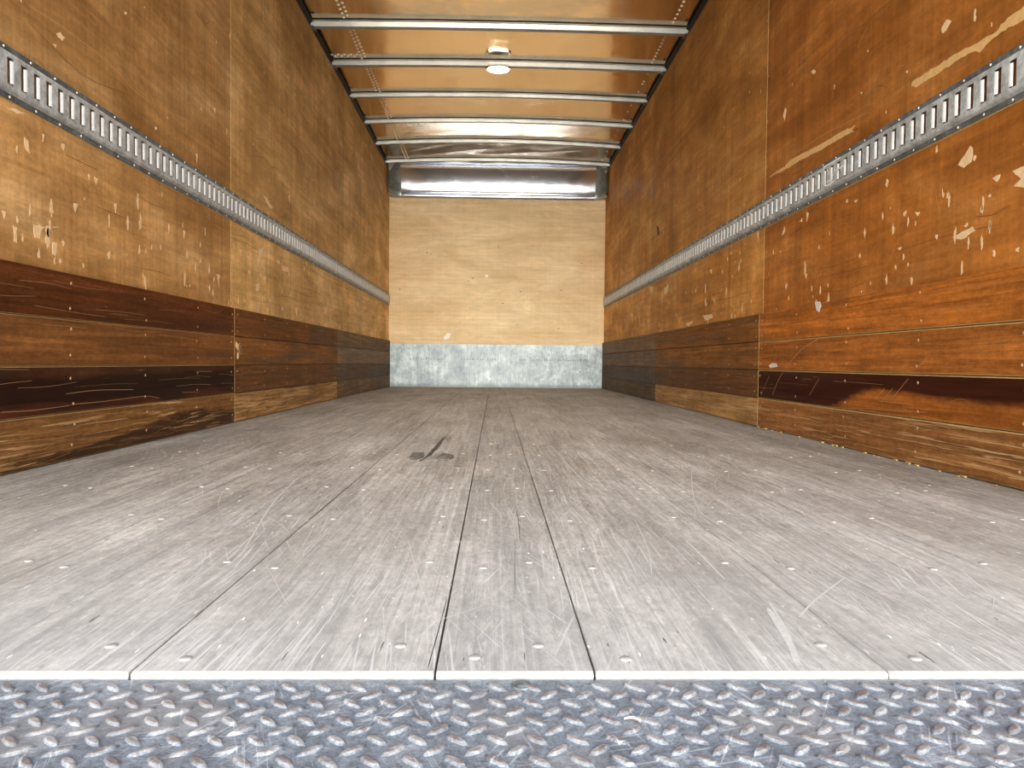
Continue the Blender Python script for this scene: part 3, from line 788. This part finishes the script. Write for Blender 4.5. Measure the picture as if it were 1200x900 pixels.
# ------------------------------------------------------------------ front header, corners and scuff plate
cy, cz, ry, rz = 7.988, 2.135, .196, .262
HX0, HX1 = -1.035, 1.083
bm = bmesh.new(); N = 20
prof = [(cy + ry*math.cos(PI/2*k/N), cz + rz*math.sin(PI/2*k/N)) for k in range(N+1)][::-1] + [(cy + ry - .004, cz - .012), (cy + ry - .010, cz - .014), (cy + ry - .010, cz - .064), (cy + ry, cz - .068)]
back = [(y + .003, z + .002) for y, z in prof[::-1]]
rows = [[(x, y, z) for y, z in prof] for x in [HX0 + (HX1-HX0)*k/30 for k in range(31)]]
sheet(bm, rows); sheet(bm, [[(x, y + .0035, z + .0025) for x, y, z in r] for r in (rows[0], rows[-1])])
hd = tag(obj('roof_header', bm, m_head, None, True), 'shiny curved metal header panel above the pale plywood front wall', 'header panel')
for X, s, nm in ((XL, 1, 'left'), (XR, -1, 'right')):
    hx = HX0 if s > 0 else HX1
    ccx = hx - s * .0; rx = abs(hx - X) - .012
    bm = bmesh.new(); rows = []
    for i in range(13):
        ph = PI/2 * i / 12
        rows.append([(ccx - s*rx*math.sin(th)*math.cos(ph), cy - .004 + (ry + .002)*math.cos(th)*math.cos(ph), cz + rz*math.sin(ph) - .001) for th in [PI/2*j/12 for j in range(13)]])
    sheet(bm, rows)
    t = thing('corner_casting', (0, 0, 0), 'dull dark grey corner casting at the %s end of the shiny header' % nm, 'corner casting')
    obj('hollow', bm, m_cast, t, True)
    bm = bmesh.new(); rr = []
    for z, o_ in ((cz - .003, 0), (cz - .003, .010), (cz - .012, .014), (cz - .058, .014), (cz - .066, .006), (cz - .066, 0)):
        rr.append([(ccx - s*(rx - o_)*math.sin(th), cy - .004 + (ry + .002 - o_)*math.cos(th), z) for th in [PI/2*j/12 for j in range(13)]])
    sheet(bm, rr); dome(bm, (hx - s*.06, cy + ry*.86, cz - .035), (s*.3, -1, 0), .007, .004)
    obj('lip', bm, m_lip, t, True)

bm = bmesh.new(); cbox(bm, XL + KT + .001, XR - KT - .001, YB - .0035, YB - .0002, .0005, .476, .0008, 0, 0)
sp = tag(obj('scuff_plate', bm, m_scuff), 'wide mottled zinc scuff plate along the foot of the front wall', 'metal plate')
# faint printed row and specks on the plate
bm = bmesh.new(); r = random.Random(21); x = -.93
while x < 1.0:
    if not (-.55 < x < -.38 or .02 < x < .26 or .33 < x < .40):
        hgt = r.uniform(.012, .026); wd = r.uniform(.006, .016)
        poly(bm, [(x, .300), (x + wd, .300), (x + wd, .300 + hgt), (x, .300 + hgt)], PBK(.0035), .0003)
    x += r.uniform(.022, .034)
for k in range(40): poly(bm, blob(r, r.uniform(-1.1, 1.1), r.uniform(.12, .45), r.uniform(.004, .010), r.uniform(.004, .008), 6), PBK(.0035), .0003)
o = obj('printed_mark', bm, plain('faded_print', srgb(82, 90, 92), .6), sp); o['kind'] = 'stuff'

# ------------------------------------------------------------------ kick boards
LB = [  # left wall: per section, from the floor up: colour, wear, look
 [((128, 84, 44), .62, 'scratched light brown'), ((66, 38, 22), .10, 'almost black'), ((124, 76, 38), .12, 'mid brown'), ((92, 48, 22), .05, 'dark reddish brown')],
 [((142, 98, 52), .98, 'badly scraped pale'), ((106, 66, 34), .30, 'scratched dark brown'), ((126, 78, 38), .18, 'mid brown'), ((112, 66, 32), .15, 'brown')],
 [((118, 90, 62), .22, 'grey brown'), ((100, 76, 54), .22, 'dark grey brown'), ((138, 106, 74), .15, 'grey brown'), ((116, 86, 60), .15, 'dark grey brown')]]
RB = [
 [((146, 92, 48), .66, 'scraped light brown'), ((156, 86, 32), .10, 'orange and black stained'), ((162, 92, 38), .08, 'orange brown'), ((168, 94, 36), .06, 'bright orange brown')],
 [((158, 112, 62), 1.0, 'badly scraped pale'), ((104, 64, 34), .15, 'dark brown'), ((132, 82, 38), .15, 'mid brown'), ((126, 76, 34), .12, 'brown')],
 [((98, 74, 54), .15, 'dark grey brown'), ((94, 70, 52), .12, 'dark grey brown'), ((120, 90, 64), .15, 'grey brown'), ((122, 92, 64), .10, 'grey brown')]]
rowname = ['bottom', 'second lowest', 'second highest', 'top']; secname = ['nearest', 'middle', 'farthest']
bm = bmesh.new(); dome(bm, (0, 0, 0), (1, 0, 0), .0044, .0012, 10, 0, .5); scr0 = obj('screw', bm, m_tan, None, True); scr_me = scr0.data; scr_used = False
boards = {}
for side, X, s, spec in (('left', XL, 1, LB), ('right', XR, -1, RB)):
    for j in range(3):
        for i in range(4):
            colr, wear, look = spec[j][i]
            bm = bmesh.new(); x0, x1 = sorted((X + s*.0004, X + s*KT))
            z0, z1 = KZ[i] + .0016, KZ[i+1] - .0009
            if i == 0: z0 = .003
            c = .0028 if (side == 'right' and j == 0) else .0011
            cbox(bm, x0, x1, KY[j] + .001, KY[j+1] - .001, z0, z1, c)
            if i == 3:      # the varnish still covers the top edge
                for f in bm.faces:
                    if f.calc_center_median().z > z1 - c: f.material_index = 0
            mt = m_boardA if (side == 'right' and j == 0 and i == 1) else m_boardB if (side == 'left' and j == 0 and i == 1) else m_boardC if (side == 'left' and j == 0 and i == 0) else m_board
            t = thing('kick_board', (0, 0, 0), '%s kick board, %s row, %s section of the %s wall' % (look, rowname[i], secname[j], side), 'kick board', 'kick boards along the %s wall' % side)
            if j:           # the sawn end towards the door stays pale
                for f in bm.faces:
                    if f.calc_center_median().y < KY[j] + .003 and f.material_index == 1: f.material_index = 2
            b = obj('board', bm, [mt, m_raw if j == 0 else m_seam, m_raw if j == 1 else m_seam], t); b.color = srgb(colr[0]*1.02, colr[1]*1.07, colr[2]*1.10)[:3] + (wear,)
            boards[(side, j, i)] = t
            ys = {0: [1.64, 2.054, 2.485, 2.905, 3.285], 1: [3.36, 3.75, 4.16, 4.58, 5.0, 5.42], 2: [5.51, 5.95, 6.4, 6.85, 7.3, 7.75]}[j]
            zz = (.026, .098) if i else (.040, .100)
            for y in ys:
                for dz in zz:
                    o = scr0 if not scr_used else scr0.copy()
                    if scr_used: COL.objects.link(o)
                    scr_used = True; o.parent = t; o.location = (X + s*(KT - .0002), y + rng.uniform(-.01, .01), KZ[i] + dz + rng.uniform(-.005, .005))
                    o.rotation_euler = (0, 0, 0 if s > 0 else PI)
def on_boards(side, s, wid, mt_name='scratch', mat=None):
    """lay a scratch over the kick boards, one piece per board it crosses"""
    P = (PLW if side == 'left' else PRW)(KT); fine = curve(s, 14) if len(s) > 2 else curve([s[0], ((s[0][0]+s[1][0])/2, (s[0][1]+s[1][1])/2), s[1]], 14)
    for j in range(3):
        for i in range(4):
            seg = [p for p in fine if KY[j] + .004 < p[0] < KY[j+1] - .004 and KZ[i] + .005 < p[1] < KZ[i+1] - .004]
            if len(seg) > 2: STROKES.setdefault((side, j, i), []).append((seg, wid, P))
STROKES = {}
for s in LKS: on_boards('left', s, .0016)
on_boards('right', KARC, .0034)
for s in KARC2: on_boards('right', s, .0020)
r = random.Random(33)
for side in ('left', 'right'):
    for k in range(150):
        y = 1.6 + 4 * r.random() ** 1.2; z = r.choice((r.uniform(.01, .125), r.uniform(.01, .125), r.uniform(.14, .5))); L = r.uniform(.06, .4)
        on_boards(side, [(y, z), (y + L*.5, z + r.uniform(-.006, .006)), (y + L, z + r.uniform(-.010, .010))], r.uniform(.0004, .0010))
for key, lst in STROKES.items():
    bm = bmesh.new()
    for seg, wid, P in lst: stroke(bm, seg, P, wid)
    o = obj('scratch', bm, m_scrw, boards[key]); o['kind'] = 'stuff'
bm = bmesh.new(); poly(bm, KCHIP1, PRW(KT), .0008); obj('chip', bm, m_tear, boards[('right', 0, 3)])
bm = bmesh.new(); poly(bm, KCHIP2, PRW(KT), .0008); obj('chip', bm, m_tear, boards[('right', 0, 2)])
bm = bmesh.new()
for k in range(7): poly(bm, blob(r, 3.36 + r.uniform(-.02, .05), .335 + r.uniform(-.04, .04), .014, .016, 7), PLW(KT), .0008)
obj('chip', bm, m_fleck, boards[('left', 1, 2)])

# ------------------------------------------------------------------ cargo tracks
def cargo_track(side, X, s, PW, label):
    t = thing('cargo_track', (0, 0, 0), label, 'cargo track')
    H2, HC, D1, D2 = .0635, .043, .003, .0125        # half height, half raised height, flange and crown depth
    y0, y1 = .70, YB - .006; pitch = .0512; ysl = .70 + .024
    n = int((y1 - ysl) / pitch)
    bm = bmesh.new()
    def P(y, z, d): return (X + s*d, y, TZ + z)
    # flanges, shoulders
    for sg in (1, -1):
        sheet(bm, [[P(y, sg*z, d) for z, d in ((H2, .0002), (H2, D1), (HC + .006, D1))] for y in (y0, y1)], 1)
        sheet(bm, [[P(y, sg*z, d) for z, d in ((HC + .006, D1), (HC + .001, D2 - .002), (HC - .003, D2), (.0315, D2))] for y in (y0, y1)], 0)
    for yy in (y0, y1):
        vs = [bm.verts.new(P(yy, z, d)) for z, d in ((H2, 0), (H2, D1), (HC+.006, D1), (HC+.001, D2-.002), (HC-.003, D2), (-HC+.003, D2), (-HC-.001, D2-.002), (-HC-.006, D1), (-H2, D1), (-H2, 0))]
        bm.faces.new(vs)
    # web between slots and the slots with their turned-in lips
    def web(a, b): bm.faces.new([bm.verts.new(P(y, z, D2)) for y, z in ((a, -.0315), (b, -.0315), (b, .0315), (a, .0315))])
    prev = y0
    for k in range(n):
        a = ysl + k*pitch; b = a + .0255             # opening a..b, lip springs from b
        web(prev, a); prev = b
        zt, zn = .0315, .0270
        # lip: curls from the far edge in towards the wall
        N = 5; rows = []
        for i in range(N+1):
            q = i / N
            rows.append([P(b - .0085*math.sin(q*1.25)/math.sin(1.25), z, D2 - .0045*(1 - math.cos(q*1.35))/(1-math.cos(1.35))) for z in (-zn, zn)])
        g = sheet(bm, rows, 2)
        # strips closing the far edge above and below the lip, and thickness of the opening
        for z0_, z1_ in ((zn, zt), (-zt, -zn)):
            bm.faces.new([bm.verts.new(P(y, z, D2)) for y, z in ((b - .0035, z0_), (b, z0_), (b, z1_), (b - .0035, z1_))])
        for pa, pb in (((a, -zt), (a, zt)), ((a, zt), (b, zt)), ((a, -zt), (b, -zt))):
            bm.faces.new([bm.verts.new(P(pa[0], pa[1], D2)), bm.verts.new(P(pb[0], pb[1], D2)), bm.verts.new(P(pb[0], pb[1], D2 - .003)), bm.verts.new(P(pa[0], pa[1], D2 - .003))])
    web(prev, y1)
    obj('rail', bm, [m_galv, m_flange, m_lipf], t)
    bm = bmesh.new(); dome(bm, (0, 0, 0), (1, 0, 0), .0034, .0018, 8, 0, .5)
    r0 = obj('rivet', bm, m_rivet, t, True); first = True; c = 0; y = 1.70
    while c < 96 and y < y1:
        for sg in (1, -1):
            o = r0 if first else r0.copy()
            if not first: COL.objects.link(o)
            first = False; o.parent = t; o.location = P(y + (.02 if sg < 0 else 0), sg*.0565, D1 - .0003); o.rotation_euler = (0, 0, 0 if s > 0 else PI); c += 1
        y += .1024 if y < 5 else .2048
    # strip of raw wood showing under the rail
    bm = bmesh.new(); sheet(bm, [[(X + s*.0006, yy, TZ - H2 - d) for d in (0., .0035)] for yy in (y0, y1)]); sheet(bm, [[(X + s*.0006, yy, TZ + H2 + d) for d in (0., .0012)] for yy in (y0, y1)])
    obj('edge_strip', bm, m_raw, wl if s > 0 else wr)
    return t
m_lipf = metal('catchlight_slot_lip', srgb(222, 224, 220), .45, .08, 60, 0, .2)  # paler than the rail: light caught by the lips, put into their colour
cargo_track('left', XL, 1, PLW, 'slotted galvanised cargo track fixed along the left plywood wall')
tr = cargo_track('right', XR, -1, PRW, 'slotted galvanised cargo track with white paint smear along the right plywood wall')
bm = bmesh.new(); PT = PRW(.0125)
for pl in SMEAR: stroke(bm, pl, PT, .006, .0005, False)
obj('paint_smear', bm, plain('white_paint', srgb(240, 238, 232), .6, 0, .04), tr)

# ------------------------------------------------------------------ tread plate behind the floor
PZ = -.0058
t = thing('tread_plate', (0, .4, PZ), 'blue grey steel tread plate with raised lugs in front of the wood floor', 'tread plate')
bm = bmesh.new()
y0, y1, x0, x1 = .14, YF - .0025, XL, XR
box(bm, x0, x1, y0 - .4, y1 - .4, -.006, 0)
pit = .0300
def lug(cx, cy_, ang):
    ca, sa = math.cos(ang), math.sin(ang); L, W, Hh = .0125, .0042, .0022
    def q(u, v, z): return bm.verts.new((cx + u*ca - v*sa, cy_ + u*sa + v*ca, z))
    ring = []
    for k, z, in ((1., -.0002), (.80, Hh*.75), (.50, Hh)):
        ring.append([q(u*L*(k if k > .6 else .62), v*W*k*1.0, z) for u, v in ((-1,0),(-.55,.78),(0,1),(.55,.78),(1,0),(.55,-.78),(0,-1),(-.55,-.78))])
    for i in range(2):
        for j in range(8): bm.faces.new((ring[i][j], ring[i][(j+1)%8], ring[i+1][(j+1)%8], ring[i+1][j])).smooth = True
    bm.faces.new(ring[2])
ny = int((y1 - y0) / pit); nx = int((x1 - x0) / pit)
for j in range(ny):
    for i in range(nx):
        cx = .0042 + (i - nx//2) * pit; cyy = y1 - .4 - .010 - j * pit
        if cx - .02 > x0 and cx + .035 < x1:
            lug(cx, cyy - .006, -.72); lug(cx + pit/2, cyy - .006 - pit/2, .72)
obj('lugged_plate', bm, m_tread, t)
bm = bmesh.new(); rows = [[(rr*math.cos(a), rr*math.sin(a), z) for a in [2*PI*k/24 for k in range(24)]] for rr, z in ((.0092, 0), (.0088, .0016), (.0072, .0016), (.0066, .0004), (.0056, .0004), (.004, .0016), (.0015, .0020))]
g = sheet(bm, rows, 0, True); bm.faces.new(g[-1]); bmesh.ops.recalc_face_normals(bm, faces=bm.faces)
o = obj('bolt', bm, m_flange, t, True); o.location = (.026, .243, 0)
bm = bmesh.new(); box(bm, XL - .04, XR + .04, .14, YF + .3, -.2, -.062)
struct('trim_3', bm, m_dark)

# ------------------------------------------------------------------ litter
def chip3d(name, pts, th, mat, loc, rz, label, cat):
    bm = bmesh.new(); rows = []
    for x, y, z, wd in pts: rows.append([(x, y - wd, z), (x, y - wd, z + th), (x, y + wd, z + th), (x, y + wd, z)])
    g = sheet(bm, rows, 0, True); bm.faces.new(g[0]); bm.faces.new(g[-1][::-1]); bmesh.ops.recalc_face_normals(bm, faces=bm.faces)
    o = obj(name, bm, mat, None, True); o.location = loc; o.rotation_euler = (0, 0, rz); return tag(o, label, cat)
chip3d('plastic_shaving', [(-.0065, -.003, .0003, .0008), (-.004, 0, .0003, .0014), (0, .0016, .0004, .0016), (.004, 0, .0003, .0014), (.0065, -.003, .0002, .0008)], .0012, m_tear,
       (.112, .578, PZ + .0021), -.35, 'small curled white plastic shaving lying on the tread plate', 'litter')
chip3d('paint_flake', [(-.0035, 0, 0, .001), (-.001, .0006, 0, .003), (.002, 0, .0003, .0028), (.0038, -.0006, 0, .001)], .0012, m_tear,
       (.394, .607, PZ + .0019), .4, 'tiny white paint flake on the right part of the tread plate', 'litter')
# dark frayed scrap standing on the floor, with a crushed leaf-like base
t = thing('debris_scrap', (-.172, 2.12, 0), 'small dark frayed splinter with crumpled grey bits lying on the wood floor', 'litter')
bm = bmesh.new(); r = random.Random(5); rows = []
path = [(-.034, -.05, .002, .003), (-.024, -.03, .005, .004), (-.012, -.01, .012, .007), (.000, .02, .024, .008), (.010, .04, .036, .008), (.018, .05, .047, .006), (.026, .06, .056, .003)]
for x, y, z, wd in path:
    rows.append([(x + wd*math.cos(a)*r.uniform(.6, 1.2), y + wd*.8*math.sin(a)*r.uniform(.6, 1.2), max(.0004, z + wd*.55*math.sin(a + .7)*r.uniform(.6, 1.2))) for a in [2*PI*k/8 for k in range(8)]])
g = sheet(bm, rows, 0, True); bm.faces.new(g[0]); bm.faces.new(g[-1][::-1])
for k in range(7):
    x, y, z = .024 + r.uniform(-.012, .016), .046, .044 + r.uniform(-.01, .012); dx, dz = r.uniform(-.008, .024), r.uniform(.004, .022)
    v = [bm.verts.new(p) for p in ((x, y, z), (x + .003, y, z), (x + dx, y + .01, z + dz))]; w_ = [bm.verts.new((p.co.x, p.co.y + .002, p.co.z)) for p in v]
    bm.faces.new(v); bm.faces.new(w_[::-1])
    for a_ in range(3): bm.faces.new((v[a_], w_[a_], w_[(a_+1)%3], v[(a_+1)%3]))
bmesh.ops.recalc_face_normals(bm, faces=bm.faces)
obj('splinter', bm, plain('dark_rotten_wood', srgb(52, 42, 34), .85, 0, .4, 90, .4), t)
for (cx, cyy, ax, ay, hz) in ((-.052, .05, .022, .075, .005), (.030, .03, .026, .075, .006)):
    bm = bmesh.new(); rows = []
    for k, z in ((1., .0005), (.95, .003), (.7, .6*hz), (.35, hz)):
        rows.append([(cx + ax*k*math.cos(a)*r.uniform(.8, 1.12), cyy + ay*k*math.sin(a)*r.uniform(.8, 1.12), z + (r.uniform(0, .003) if k < 1 else 0)) for a in [2*PI*j/14 for j in range(14)]])
    g = sheet(bm, rows, 0, True); bm.faces.new(g[-1]); bmesh.ops.recalc_face_normals(bm, faces=bm.faces)
    obj('crumpled_bit', bm, plain('grey_crumb', srgb(100, 93, 84), .85, 0, .25, 80, .3), t)
